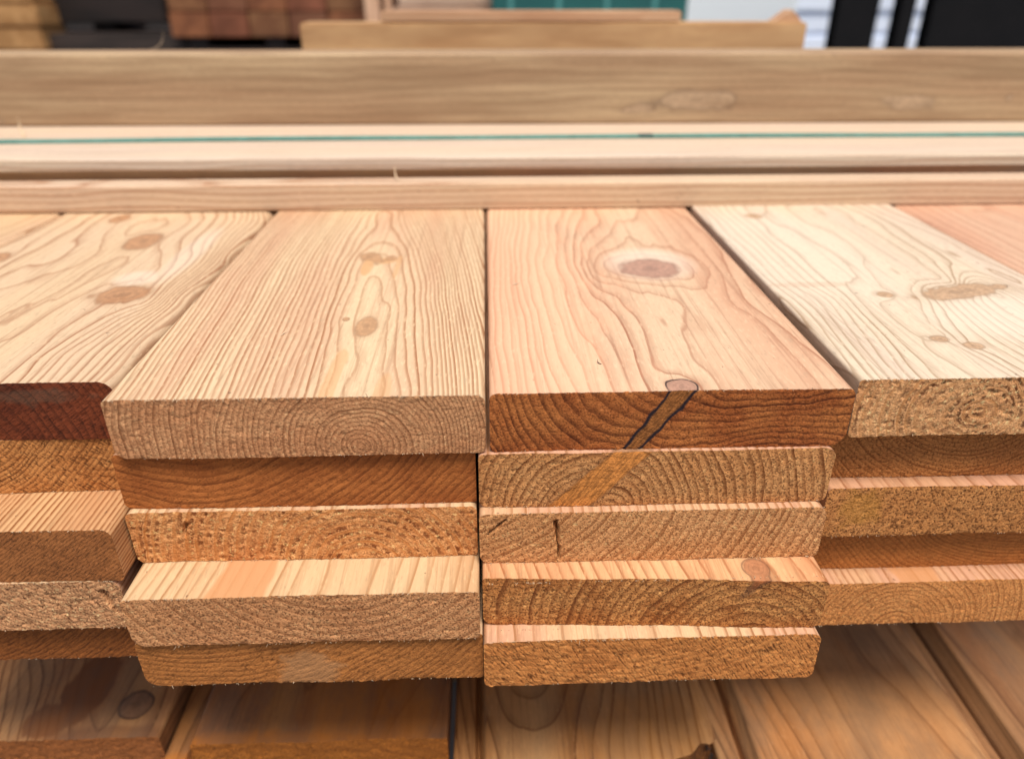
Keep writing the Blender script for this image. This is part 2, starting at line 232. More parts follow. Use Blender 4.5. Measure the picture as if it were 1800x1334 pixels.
def tps(name, x, y):
    if name not in _tps:
        p = np.array(GRAIN[name], float); q = np.stack([p[:, 0], p[:, 1] * .55], 1); n = len(q)
        d = np.hypot(q[:, None, 0] - q[None, :, 0], q[:, None, 1] - q[None, :, 1])
        K = np.where(d > 0, d * d * np.log(d + 1e-9), 0) + np.eye(n) * 25.0
        Pm = np.c_[np.ones(n), q]
        A = np.block([[K, Pm], [Pm.T, np.zeros((3, 3))]])
        _tps[name] = (q, np.linalg.solve(A, np.r_[p[:, 2], 0, 0, 0]))
    q, c = _tps[name]; n = len(q)
    u = np.asarray(x, float).ravel() * 1000; v = np.minimum(np.asarray(y, float).ravel(), .30) * 550; out = np.empty(u.size)
    for i in range(0, u.size, 20000):
        a, b = u[i:i + 20000], v[i:i + 20000]
        d2 = (a[:, None] - q[None, :, 0]) ** 2 + (b[:, None] - q[None, :, 1]) ** 2
        out[i:i + 20000] = (.5 * d2 * np.log(d2 + 1e-9)) @ c[:n] + c[n] + c[n + 1] * a + c[n + 2] * b
    return out.reshape(np.shape(x))

# ------------------------------------------------------------------ the wood field: growth rings, knots, stains in one board
def field(x, y, z, sp):
    """x across, y along, z up, local metres -> ring index, knot distance, knot edge, stain"""
    sd = sp.get('seed', 0)
    x0, z0 = x, z
    X = x.copy() if isinstance(x, np.ndarray) else np.array(x)
    kd = np.full(np.shape(x), 9.0); ke = np.zeros(np.shape(x)); bump_ = np.zeros(np.shape(x))
    zt = sp['T']
    kfine = fbm(x * 230, y * 120, z * 120, sd + 5, 2)
    for kn in sp.get('knots', ()):
        kx, ky, a, b = kn[:4]; o = kn[4] if len(kn) > 4 else {}
        dz = z - zt
        cx = kx + o.get('slope', 0) * dz; sc = np.maximum(.12, 1 + o.get('taper', 0) * dz)
        cy = ky + o.get('slopey', 0) * dz
        dx, dy = x - cx, y - cy
        th = o.get('rot', 0); dx, dy = dx * math.cos(th) + dy * math.sin(th), -dx * math.sin(th) + dy * math.cos(th)
        aa, bb = a * sc, b * sc
        q = np.sqrt((dx / aa) ** 2 + (dy / bb) ** 2) * (1 + o.get('ragged', .07) * kfine)
        m = q < kd
        if not o.get('ghost'):
            ke = np.where(m, o.get('edge', 0.3), ke)
            kd = np.minimum(kd, q)
        # flow of the rings round the knot
        el = o.get('el', 2.6); g = o.get('g', 1.25)
        ddx = x - cx; ddy = y - cy
        rho2 = (ddx / (aa * g)) ** 2 + (ddy / (bb * g * el)) ** 2
        X = X - ddx * np.exp(-(rho2) ** .9 * .75) * o.get('push', .85)
        bump_ = bump_ + o.get('bump', 0) * np.exp(-rho2 * .55)
    px, pz = sp['pith']; dpx, dpz = sp.get('drift', (0, 0))
    wa = sp.get('wob', .004); wl = sp.get('wl', 9.0)
    pxx = px + dpx * y + wa * noise(y * wl, 3.1, 7.7, sd + 1)
    pzz = pz + dpz * y + wa * .8 * noise(y * wl * .8, 8.1, 1.7, sd + 2)
    if 'arch' in sp:
        for (ay, aw, ah) in sp['arch']: pzz = pzz + ah * np.exp(-((y - ay) / aw) ** 2)
    r = np.sqrt((X - pxx) ** 2 + (z - pzz) ** 2 + 1e-8)
    r = r + sp.get('wav', .0010) * fbm(x * 45, y * 13, z * 45, sd + 3, 2) + .00009 * noise(x * 300, y * 60, z * 300, sd + 4)
    if sp.get('grain'):
        yy = np.broadcast_to(y, np.shape(x))
        fl = .30 * fbm(x * 60, yy * 16, 0, sd + 3, 2) + .10 * noise(x * 320, yy * 45, z * 100, sd + 4)
        rt = np.sqrt((x - pxx) ** 2 + (zt - pzz) ** 2 + 1e-8)
        G = tps(sp['grain'], x, yy)
        R0 = (r - rt) / sp['s'] + G + fl
    else:
        R0 = None
    R = r / sp['s']
    R = R + .35 * noise(R * .33, 0.5, 0.5, sd + 9) * 1.6 + bump_ + 40
    if R0 is not None: R = R0 + bump_ + 40
    st = np.zeros(np.shape(x))
    for (sx, sy, rx, ry, am) in sp.get('pales', ()):
        q = ((x - sx) / rx) ** 2 + ((y - sy) / ry) ** 2
        st = np.minimum(st, -am * np.clip(1.4 - q, 0, 1))
    for (sx, sy, rx, ry, am) in sp.get('stains', ()):
        q = ((x - sx) / rx) ** 2 + ((y - sy) / ry) ** 2
        q = q * (1 + .35 * fbm(x * 160, y * 60, z * 80, sd + 21, 3))
        cs = np.where(y < .0008, 0, am * np.clip((1.6 - q * 1.3) * (3 if rx < .016 else 1), 0, 1)); st = np.where(cs > np.abs(st), cs, st)
    for (sx, sz, rx, rz, am) in sp.get('endstains', ()):
        q = ((x - sx) / rx) ** 2 + ((z - sz) / rz) ** 2
        q = q * (1 + .5 * fbm(x * 200, z * 200, 0, sd + 25, 3))
        st = np.maximum(np.where(y < .0008, 0, st) + np.where(y < .0008, am * np.clip(1.5 - q, 0, 1), 0), np.where(y < .0008, 0, -1))
    if sp.get('bandstain'):
        lo_, hi_, am = sp['bandstain']
        f_ = R - 40
        st = np.maximum(st, am * ((f_ > lo_) & (f_ < hi_)) * 1.0)
    return R, kd, ke, st

def link(name, verts, quads, mats, midx=None, smooth=True, attrs=None, parent=None):
    me = bpy.data.meshes.new(name)
    verts = np.asarray(verts, np.float32); quads = np.asarray(quads, np.int32)
    me.vertices.add(len(verts)); me.vertices.foreach_set('co', verts.ravel())
    k = quads.shape[1]
    me.loops.add(quads.size); me.loops.foreach_set('vertex_index', quads.ravel())
    me.polygons.add(len(quads))
    me.polygons.foreach_set('loop_start', np.arange(0, quads.size, k, dtype=np.int32))
    me.polygons.foreach_set('loop_total', np.full(len(quads), k, np.int32))
    for m in mats: me.materials.append(m)
    if midx is not None: me.polygons.foreach_set('material_index', np.asarray(midx, np.int32))
    me.polygons.foreach_set('use_smooth', np.full(len(quads), smooth, bool))
    me.update(calc_edges=True); me.validate()
    if attrs:
        for a, v in attrs.items():
            at = me.attributes.new(a, 'FLOAT', 'POINT'); at.data.foreach_set('value', np.asarray(v, np.float32))
    o = bpy.data.objects.new(name, me); C.objects.link(o)
    if parent: o.parent = parent
    return o

def tag(o, label=None, cat=None, group=None, kind=None):
    if label: o['label'] = label
    if cat: o['category'] = cat
    if group: o['group'] = group
    if kind: o['kind'] = kind
    return o

def stations(a, b, step): return list(np.linspace(a, b, max(2, int(round((b - a) / step)) + 1)))

def board(name, W, L, sp, mats, r=.003, rc=None, fine=.28, ystep=.0016, xstep=.0007, zt=None, zb=None, end_rough=1.0, end_top_tear=1.0, nz=None, endfine=True, cracks=(), tilt=None, cuts=None, xs=None, lift=None):
    """One plank as one mesh: body of stations along y, relief-sawn front end. rc = four corner radii (tl, tr, bl, br)."""
    Tt = sp['T']; sd = sp.get('seed', 0)
    rtl, rtr, rbl, rbr = rc or (r, r, r, r)
    if xs is None:
        e = max(rtl, rbl, .001); e2 = max(rtr, rbr, .001)
        xs = list(e * (1 - np.cos(np.linspace(0, math.pi / 2, 9)))) + stations(e, W - e2, xstep)[1:-1] + list(W - e2 * (1 - np.cos(np.linspace(math.pi / 2, 0, 9))))
    xs = np.array(xs)
    def corner(x, rr): return np.where(x < rr, rr - np.sqrt(np.maximum(0, rr * rr - (rr - np.minimum(x, rr)) ** 2)), 0)
    top = Tt - corner(xs, rtl) - corner(W - xs, rtr)
    bot = 0 + corner(xs, rbl) + corner(W - xs, rbr)
    if zt is not None: top = np.minimum(top, zt(xs))
    if zb is not None: bot = np.maximum(bot, zb(xs))
    nx = len(xs)
    nz = nz or (max(6, int(Tt / .0006)) if endfine else 6)
    jj = np.linspace(0, 1, nz + 1)
    GX = np.repeat(xs[:, None], nz + 1, 1); GZ = bot[:, None] + (top - bot)[:, None] * jj[None, :]
    def rough(x, z):
        yd = np.zeros(np.shape(x))
        R, kd, ke, st = field(x, yd, z, sp)
        fr = R - np.floor(R)
        f1 = noise(x * 900, z * 900, 2.2, sd + 31); f2 = fbm(x * 330, z * 330, 5.2, sd + 32, 3)
        tear = np.clip(fbm(x * 420, z * 620, 9.2, sd + 33, 3) - .25, 0, 1) * np.clip(np.minimum(top_at(x) - z, z - bot_at(x)) / .0016, .15, 1)
        soft = np.clip(1 - fr * 1.2, 0, 1)
        y = end_rough * (.00007 * f1 + .00010 * f2 + tear * (.00015 + .00045 * soft)) * np.where(kd < 1, .35, 1)
        y = y + .0005 * fbm(x * 25, z * 25, 1, sd + 34, 2)
        et = np.minimum(top_at(x) - z, z - bot_at(x))
        chip = np.clip(1 - et / .0009, 0, 1)
        y = y + chip * .00016 * end_top_tear * (1 + 2.5 * np.clip(noise(x * 60, 1, 9, sd + 38) - .35, 0, 1)) * (noise(x * 1100, 1, 1, sd + 35) + .5 * noise(x * 420, 1, 4, sd + 36) + .5)
        for (x1, z1, x2, z2, wd, dp) in cracks:
            t = np.clip(((x - x1) * (x2 - x1) + (z - z1) * (z2 - z1)) / ((x2 - x1) ** 2 + (z2 - z1) ** 2), 0, 1)
            d = np.hypot(x - x1 - t * (x2 - x1) + .0005 * noise(x * 300, z * 300, 0, sd + 40), z - z1 - t * (z2 - z1))
            y = y + dp * np.clip(1.4 - d / (wd * (1.15 - t * .6)), 0, 1)
        if cuts is not None: y = y + cuts(x, z)
        if tilt: y = y + tilt * (x - W / 2)
        zj = np.where(z - bot_at(x) > top_at(x) - z, 1, -1) * chip * .00009 * end_top_tear * noise(x * 1000, 3, 3, sd + 37)
        return y, zj
    top_at = lambda x: np.interp(x, xs, top); bot_at = lambda x: np.interp(x, xs, bot)
    RY, ZJ = rough(GX, GZ)
    ev = np.stack([GX, RY, GZ + ZJ], -1).reshape(-1, 3)
    idx = np.arange(nx * (nz + 1)).reshape(nx, nz + 1)
    ef = np.stack([idx[:-1, :-1], idx[1:, :-1], idx[1:, 1:], idx[:-1, 1:]], -1).reshape(-1, 4)
    # perimeter
    loop = [(i, 0) for i in range(nx)] + [(nx - 1, j) for j in range(1, nz + 1)] + [(i, nz) for i in range(nx - 2, -1, -1)] + [(0, j) for j in range(nz - 1, 0, -1)]
    li = np.array([a for a, b in loop]); lj = np.array([b for a, b in loop]); P = len(loop)
    lx, lz, ly = GX[li, lj], GZ[li, lj], RY[li, lj]
    ys = [0.0, .0008, .0018] + stations(.003, fine, ystep) + list(np.geomspace(fine * 1.05 + .004, L, 14)) if fine > .006 else [0, .0015, .004, .008] + list(np.geomspace(.02, L, 12))
    ys = np.array(ys); K = len(ys)
    BX = np.repeat(lx[None], K, 0); BZ = np.repeat(lz[None], K, 0); BY = np.repeat(ys[:, None], P, 1).astype(float)
    fall = np.exp(-ys / .004)
    BY = BY + ly[None] * np.where(ys[:, None] < .02, 1, np.clip(1 - (ys[:, None] - .02) / .05, 0, 1))
    BZ[0] += ZJ[li, lj]
    if lift is not None:
        dzz = lift(BY); BZ = BZ + dzz; ev[:, 2] += lift(np.zeros(1))[0]
    bv = np.stack([BX, BY, BZ], -1).reshape(-1, 3)
    n0 = len(ev)
    a = n0 + (np.arange(K - 1)[:, None] * P + np.arange(P)[None]); b = n0 + (np.arange(K - 1)[:, None] * P + (np.arange(P)[None] + 1) % P)
    bf = np.stack([a, a + P, b + P, b], -1).reshape(-1, 4)
    # back end (plain)
    n1 = n0 + len(bv)
    bk = np.stack([GX, np.full(GX.shape, BY[-1].mean()), GZ + (lift(np.array([L]))[0] if lift is not None else 0)], -1).reshape(-1, 3)
    kf = ef[:, ::-1] + n1
    V = np.concatenate([ev, bv, bk]); F = np.concatenate([ef, bf, kf])
    mi = np.concatenate([np.ones(len(ef)), np.zeros(len(bf)), np.ones(len(kf))]).astype(int)
    fy = np.concatenate([np.zeros(n0), np.maximum(BY.ravel(), .001), np.full(len(bk), L)])
    fy[:n0] = 0
    R, kd, ke, st = field(V[:, 0], fy, V[:, 2], sp)
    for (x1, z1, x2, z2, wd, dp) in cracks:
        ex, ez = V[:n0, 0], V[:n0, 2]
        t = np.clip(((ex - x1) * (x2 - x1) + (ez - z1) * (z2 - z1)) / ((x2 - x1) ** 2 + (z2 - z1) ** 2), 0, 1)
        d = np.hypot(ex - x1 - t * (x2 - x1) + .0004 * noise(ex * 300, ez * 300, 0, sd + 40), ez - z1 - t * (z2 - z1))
        hit = d < wd * (.9 - .5 * t); kd[:n0] = np.where(hit, 1.0, kd[:n0]); ke[:n0] = np.where(hit, 1.0, ke[:n0])  # shade inside the split painted black, using the knot-edge attribute
    h = .0004
    gx = (field(V[n0:, 0] + h, fy[n0:], V[n0:, 2], sp)[0] - R[n0:]) / h; gy = (field(V[n0:, 0], fy[n0:] + h, V[n0:, 2], sp)[0] - R[n0:]) / h; gz = (field(V[n0:, 0], fy[n0:], V[n0:, 2] + h, sp)[0] - R[n0:]) / h
    isside = (V[n0:, 0] < .0004) | (V[n0:, 0] > W - .0004)
    gr = np.full(len(V), 500.0); gr[n0:] = np.clip(np.hypot(np.where(isside, gz, gx), gy), 20, 3000)
    o = link(name, V, F, mats, mi, True, dict(ring=R, kd=kd, kedge_crackshade=ke, stain=st, grad=gr))
    return o

def fibres(parent, W, z, n, seed, mat, lo=0, hi=None, size=1.0, down=False):
    """frayed fibres standing along one sawn edge"""
    rnd = random.Random(seed); V = []; F = []
    hi = hi or W
    for i in range(n):
        x = rnd.uniform(lo + .002, hi - .002); ln = rnd.uniform(.0004, .0014) * size * (2.2 if rnd.random() < .08 else 1); wd = rnd.uniform(.00008, .00018)
        d = Vector((rnd.uniform(-1, 1), rnd.uniform(-1.2, .3), rnd.uniform(-.4, .9) * (-1 if down else 1))).normalized() * ln
        side = Vector((1, 0, 0)) if abs(d.x) < ln * .6 else Vector((0, 1, 0))
        p = Vector((x, -.0001, z)); q = p + d * .55 + Vector((0, 0, (-.1 if down else .12) * ln)); e = p + d
        b = len(V)
        for c, ww in ((p, wd), (q, wd * .8), (e, wd * .2)):
            V += [c - side * ww, c + side * ww, c + Vector((0, 0, ww * 1.2)) + d.normalized().cross(side) * ww]
        for s in (0, 3):
            for t in range(3): F.append((b + s + t, b + s + (t + 1) % 3, b + s + 3 + (t + 1) % 3, b + s + 3 + t))
    o = link('frayed_fibres', V, F, [mat], parent=parent)
    o['kind'] = 'stuff'
    return o

# ------------------------------------------------------------------ setting: ground
def quad_grid(name, x0, x1, y0, y1, z, m, n=8):
    xs = np.linspace(x0, x1, n + 1); ys = np.linspace(y0, y1, n + 1)
    V = [(a, b, z) for a in xs for b in ys]; i = np.arange((n + 1) ** 2).reshape(n + 1, n + 1)
    return link(name, V, np.stack([i[:-1, :-1], i[1:, :-1], i[1:, 1:], i[:-1, 1:]], -1).reshape(-1, 4), [m], smooth=False)
tag(quad_grid('ground', -150, 150, -60, 300, GROUND, mat_plain('wet_concrete', (.20, .19, .18), (.11, .105, .10), (2, 2, 2), .55)), kind='structure')

# ------------------------------------------------------------------ the pack of planed boards
PALE = srgb(246, 214, 170); LATE = srgb(190, 130, 84); PINK = srgb(240, 190, 158); CREAM = srgb(250, 232, 200)
fmat = mat_plain('loose_fibre', (.66, .48, .31), (.5, .34, .20), (200, 200, 200), .7)
ES = dict(base=srgb(190, 138, 92), late=srgb(120, 66, 30))
g_pack = 'planed boards in the front pack'

def put(o, xl, yf, ztop, rz=0.0, ry=0.0, Tt=T):
    o.location = (xl, yf, ztop - Tt); o.rotation_euler = (0, ry, rz)
    return o

Tb = .02585   # real thickness; the rest is the hairline between boards
def mk(xl, xr, yf, lev, sp, side, end, label, L=None, dz=0.0, rz=0.0, ry=0.0, **kw):
    sp = dict(sp); sp['T'] = Tb
    ms = mat_side('planed_wood', seed=sp['seed'], **side); me_ = mat_end('sawn_end', seed=sp['seed'], **end)
    o = board('board', xr - xl, (L or 1.25) - yf, sp, [ms, me_], **kw)
    put(o, xl, yf, -lev * T + dz, rz, ry, Tb)
    tag(o, label, 'board', g_pack); return o

FINE = .285
# --- top layer
A0 = mk(-.2900, -.1473, .2597, 0,
   dict(seed=11, grain='A0', pales=[(.105, .118, .012, .012, .3), (.118, .16, .008, .05, .25)], pith=(.040, -.012), s=.0024, wob=0, wav=.001,
        knots=[(.107, .0945, .0135, .0130, dict(edge=.10, el=1.0, push=0, bump=1.5, rot=.35, ragged=.14)), (.081, .184, .010, .017, dict(edge=.2, el=1, push=0, bump=1.2)),
               (.045, .236, .006, .010, dict(edge=.1)), (.010, .155, .007, .010, dict(edge=.1)), ],
        endstains=[(.137, .0225, .009, .006, .9), (.112, .020, .016, .003, .5)]),
   dict(early=srgb(244, 212, 172), late=srgb(190, 132, 92), tint=srgb(250, 226, 190), k=.85, knot=(.38, .19, .09)),
   dict(base=srgb(104, 50, 28), late=srgb(46, 20, 10), k=.6, glint=.10, pit=.45, fuzz=math.radians(35), fuzzamt=.6, stain=srgb(92, 76, 60), tint=srgb(72, 30, 16), mott=.9),
   'knotty pale board with a dark red-brown sawn end, left of the top layer', fine=FINE, rc=(.003, .006, .003, .002), end_rough=.8)
B0 = mk(-.1447, -.0018, .2436, 0,
   dict(seed=23, grain='B0', pith=(.0945, .004), s=.00185, wob=0, wav=.0006,
        knots=[(.0895, .066, .0050, .0115, dict(edge=.12, push=0, ragged=.08)), (.0788, .0745, .0017, .0022, dict(edge=1.0, push=0)),
               (.0775, .165, .0058, .009, dict(edge=.15, push=0, ragged=.35, rot=.5)), (.0900, .163, .0030, .004, dict(edge=.3, push=0, ragged=.2))],
        stains=[(.0830, .008, .0030, .030, .5), (.1040, .002, .0035, .018, .4), (.0785, .148, .0030, .016, .75), (.0860, .1580, .0075, .0045, .7), (.0950, .148, .0016, .016, .5)]),
   dict(early=srgb(252, 224, 182), late=srgb(196, 136, 92), tint=srgb(246, 204, 168), k=.85, kr=.08, knot=(.40, .22, .11), stain=(.58, .31, .13)),
   dict(base=srgb(178, 132, 96), late=srgb(116, 72, 44), k=.75, glint=.35, pit=.42, tint=srgb(160, 108, 74), mott=.6),
   'pale yellow board with fine straight grain and a teardrop knot, left of the central seam', fine=FINE, rc=(.0022, .0035, .0045, .003), dz=.0003, end_rough=1.1)
C0 = mk(-.0003, .1406, .2446, 0,
   dict(seed=37, grain='C0', pales=[(.0900, .148, .024, .026, .42)], pith=(.112, .046), s=.0026, wob=0, wav=.0011,
        knots=[(.0890, .1400, .0165, .0150, dict(edge=.12, el=1.0, g=1.05, push=0, bump=-3.2, ragged=.07)),
               (.0745, .0035, .0062, .0065, dict(edge=1.0, slope=.72, taper=9, el=1.0, g=1.5, push=0, bump=1.0, ragged=.12))],
        stains=[(.0, .1, .055, .30, .42), (.06, .262, .03, .05, .3)]),
   dict(stain=srgb(236, 178, 140), early=srgb(248, 214, 178), late=srgb(186, 116, 80), tint=srgb(244, 198, 162), k=.72, knot=(.36, .19, .13), lo=.15),
   dict(base=srgb(160, 98, 52), late=srgb(72, 30, 10), k=.85, glint=.25, pit=.45, tint=srgb(128, 66, 30), mott=.7, knot=(.26, .10, .028)),
   'warm pinkish board with a big oval knot, end split by a slanting black-edged knot', fine=FINE, rc=(.003, .0035, .0025, .006), end_rough=.55)
D0 = mk(.1436, .2860, .2488, 0,
   dict(seed=41, grain='D0', pales=[(.03, .16, .05, .09, .2), (.11, .06, .05, .03, .3)], pith=(.050, .0110), s=.0027, wob=0, wav=.0010,
        knots=[(.0935, .0925, .0245, .0080, dict(edge=.12, push=0, rot=.30, ragged=.22, bump=1.0, el=1)), (.1160, .0985, .008, .0028, dict(edge=.7, push=0, rot=.3, ragged=.25)),
               (.0533, .0894, .0042, .0038, dict(edge=.2, push=0, bump=.8, el=1)), (.0515, .0367, .0044, .0032, dict(edge=.25, push=0, bump=.6, el=1)),
               (.0622, .0294, .0044, .0036, dict(edge=.2, push=0, bump=.6, el=1)), (.035, .235, .006, .006, dict(edge=.1, push=0))],
        stains=[(.020, .1045, .022, .0035, .35)]),
   dict(early=srgb(250, 230, 202), late=srgb(202, 168, 134), tint=srgb(250, 234, 212), k=.85, knot=(.42, .26, .15), stain=(.60, .40, .30)),
   dict(base=srgb(194, 148, 106), late=srgb(170, 118, 74), k=.8, glint=.55, pit=.45, clump=1.0, pit_shade_col=srgb(98, 56, 30), tint=srgb(172, 118, 78)),
   'cream-white board with scattered small knots and a rough open-ringed end, right of the top layer', fine=FINE, dz=.0012, rc=(.0015, .003, .002, .003), end_rough=1.9)
E0 = mk(.2878, .4300, .2500, 0,
   dict(seed=53, pith=(.060, -.06), s=.0036, drift=(.02, 0), wob=.003, wav=.0015),
   dict(early=srgb(244, 206, 174), late=srgb(208, 146, 116), tint=srgb(240, 190, 158), k=.7),
   dict(**ES), 'pink board at the far right edge of the top layer', fine=FINE, ystep=.003, xstep=.0014, endfine=False)
Z0 = mk(-.4330, -.2912, .2600, 0,
   dict(seed=59, pith=(.100, -.02), s=.0036, drift=(.02, 0), wob=.004, wav=.0025),
   dict(early=srgb(240, 204, 160), late=srgb(196, 142, 98), tint=srgb(246, 214, 176), k=.6),
   dict(**ES), 'honey-coloured board filling the upper left corner of the top layer', fine=FINE, ystep=.003, xstep=.0014, endfine=False)

# --- left column, lower layers
mk(-.2930, -.1503, .2600, 1, dict(seed=61, pith=(.055, .075), s=.0020, wav=.0012),
   dict(early=PALE, late=LATE, tint=PINK), dict(base=srgb(176, 122, 72), late=srgb(96, 54, 26), k=.7, glint=.25, pit=.7, fuzz=math.radians(-42), fuzzamt=.5, tint=srgb(150, 88, 40)),
   'recessed orange-brown board end just under the dark red one on the left', fine=.004, rc=(.003, .002, .003, .002))
mk(-.2935, -.1496, .2343, 2, dict(seed=67, pith=(.40, -.40), s=.0014, wav=.0005, wob=.0004, drift=(0, 0)),
   dict(early=srgb(236, 190, 140), late=srgb(170, 106, 60), tint=srgb(228, 176, 128), k=.85, lo=.5), dict(base=srgb(138, 88, 50), late=srgb(92, 54, 26), k=.35, glint=.22, pit=.55, fuzz=math.radians(48), fuzzamt=.6, tint=srgb(116, 70, 38)),
   'left board jutting out with a strip of ruled pale grain above a fuzzy brown end', fine=.03, rc=(.003, .004, .002, .0025), end_rough=.8)
mk(-.2950, -.1528, .2342, 3, dict(seed=71, pith=(.12, .05), s=.0022, wav=.0016),
   dict(early=PALE, late=LATE, tint=PINK), dict(base=srgb(188, 140, 102), late=srgb(120, 72, 44), k=.45, glint=.7, pit=.8, clump=.4, fuzz=math.radians(-58), fuzzamt=.4),
   'coarse speckled greyish board end with a short dark split, second from bottom on the left', fine=.006, rc=(.003, .006, .002, .004), end_rough=1.9,
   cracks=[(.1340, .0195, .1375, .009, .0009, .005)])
mk(-.2950, -.1515, .2425, 4, dict(seed=73, pith=(.05, .10), s=.0022, wav=.001),
   dict(early=PALE, late=LATE, tint=PINK), dict(base=srgb(138, 82, 40), late=srgb(84, 42, 18), k=.6, glint=.12, pit=.5, fuzz=math.radians(38), fuzzamt=.6),
   'dark streaked board end, lowest of the left column', fine=.004, rc=(.003, .002, .003, .002))
# --- second column
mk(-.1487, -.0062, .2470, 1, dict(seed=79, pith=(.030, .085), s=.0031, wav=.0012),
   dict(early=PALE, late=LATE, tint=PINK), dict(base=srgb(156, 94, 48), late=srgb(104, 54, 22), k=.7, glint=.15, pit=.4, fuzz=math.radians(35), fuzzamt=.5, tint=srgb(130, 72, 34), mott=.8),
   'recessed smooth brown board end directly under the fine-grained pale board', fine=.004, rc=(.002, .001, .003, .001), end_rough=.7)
mk(-.1487, -.0062, .2444, 2, dict(seed=83, pith=(.098, -.006), s=.0040, wav=.0016),
   dict(early=PALE, late=LATE, tint=PINK, k=.9), dict(base=srgb(196, 142, 94), late=srgb(178, 112, 60), k=.85, glint=.5, pit=.45, clump=.95, pit_shade_col=srgb(118, 60, 26), tint=srgb(170, 104, 58)),
   'orange board end pitted along wide curved rings with a tiny black split, mid second column', fine=.01, rc=(.003, .0025, .003, .002), end_rough=1.6,
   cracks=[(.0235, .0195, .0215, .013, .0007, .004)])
mk(-.1479, -.0056, .2231, 3, dict(seed=89, pith=(.086, .062), s=.0042, wav=.0009, wob=.0005, drift=(.12, 0), stains=[(.046, .0, .0105, .06, .8)]  , arch=[],),
   dict(early=srgb(240, 206, 162), late=srgb(200, 146, 96), tint=srgb(232, 190, 142), k=.75, lo=.45, stain=srgb(190, 136, 92)), dict(base=srgb(184, 134, 94), late=srgb(122, 74, 42), k=.6, glint=.4, pit=.65, tint=srgb(164, 110, 72)),
   'board jutting out with broad cream and tan stripes and one wide orange band on top', fine=.03, rc=(.0025, .002, .005, .002), end_rough=1.1, cracks=[])
mk(-.1492, -.0047, .2258, 4, dict(seed=97, pith=(.03, .12), s=.0027, wav=.0012, endstains=[(.070, .006, .012, .012, .75)]),
   dict(early=PALE, late=LATE, tint=PINK), dict(base=srgb(158, 102, 54), late=srgb(106, 58, 24), k=.55, glint=.2, pit=.55, fuzz=math.radians(42), fuzzamt=.5, stain=srgb(170, 126, 86)),
   'bottom board end of the second column with a pale patch in its middle', fine=.004, rc=(.002, .001, .006, .002), end_rough=.9)
# --- third column
mk(-.0050, .1378, .2431, 1, dict(seed=101, pith=(.048, -.004), s=.0036, wav=.0012,
        knots=[(.0610, .001, .0080, .010, dict(edge=.25, slope=.95, taper=-7, g=1.2, el=1, ragged=.04))]),
   dict(early=PINK, late=LATE, tint=PINK), dict(base=srgb(182, 132, 86), late=srgb(104, 58, 26), k=.85, glint=.3, pit=.6, knot=srgb(188, 122, 62), tint=srgb(164, 106, 60)),
   'board end crossed by a slanting orange wedge-shaped knot, second in the third column', fine=.006, rc=(.002, .0045, .003, .003), end_rough=.9)
mk(-.0052, .1377, .2391, 2, dict(seed=103, pith=(-.010, .055), s=.0036, wav=.0010),
   dict(early=srgb(244, 200, 158), late=LATE, tint=PINK), dict(base=srgb(190, 140, 96), late=srgb(126, 74, 38), k=.7, glint=.35, pit=.6, tint=srgb(178, 122, 76)),
   'board end with two dark cracks on its left and slanting rings on its right', fine=.006, rc=(.0025, .005, .0035, .003), end_rough=1.0,
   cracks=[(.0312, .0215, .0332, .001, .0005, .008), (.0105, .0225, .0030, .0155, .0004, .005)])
mk(-.0043, .1378, .2275, 3, dict(seed=107, pith=(.112, -.012), s=.0042, wav=.0012, wob=.0005, drift=(-.2, 0), arch=[],
        knots=[(.1138, .0052, .0056, .0060, dict(edge=.5, slope=.7, taper=22, g=1.5, el=1.3, ragged=.03))]),
   dict(early=srgb(246, 200, 150), late=srgb(192, 120, 74), tint=srgb(240, 176, 128), k=.9, lo=.4, knot=(.36, .15, .07)), dict(base=srgb(176, 122, 72), late=srgb(98, 50, 20), k=.75, glint=.5, pit=.65, knot=srgb(188, 112, 62), tint=srgb(150, 92, 46), mott=.8),
   'board jutting out in the third column with a round eye-like knot on its pinkish top', fine=.03, rc=(.002, .003, .004, .004), tilt=-.045, end_rough=1.2)
mk(-.0043, .1383, .2211, 4, dict(seed=109, pith=(.05, .12), s=.0032, wav=.0016),
   dict(early=srgb(246, 208, 164), late=LATE, tint=PINK), dict(base=srgb(178, 118, 66), late=srgb(116, 62, 26), k=.25, glint=.45, pit=.7, fuzz=math.radians(-55), fuzzamt=.7, tint=srgb(150, 90, 44)),
   'furry orange-brown board end without clear rings, bottom of the third column', fine=.006, rc=(.002, .0045, .003, .004), end_rough=1.5)
# --- right column, lower layers
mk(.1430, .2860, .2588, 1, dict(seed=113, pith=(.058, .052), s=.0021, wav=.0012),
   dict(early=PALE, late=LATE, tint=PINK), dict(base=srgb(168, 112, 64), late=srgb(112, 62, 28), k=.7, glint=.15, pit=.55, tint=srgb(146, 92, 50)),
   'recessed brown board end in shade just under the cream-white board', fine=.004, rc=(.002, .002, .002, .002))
mk(.1430, .2860, .2511, 2, dict(seed=127, pith=(.11, -.02), s=.0060, wav=.0012, drift=(.0, 0), wob=.001, endstains=[(.016, .015, .010, .009, .5)]),
   dict(early=srgb(232, 180, 140), late=srgb(190, 126, 86), tint=PINK, k=.8), dict(base=srgb(174, 120, 72), late=srgb(116, 66, 30), k=.3, glint=.3, pit=.75, stain=srgb(176, 124, 48), tint=srgb(156, 102, 56)),
   'speckled amber board end with a yellowish left corner, middle of the right column', fine=.012, rc=(.002, .002, .002, .002), end_rough=1.2)
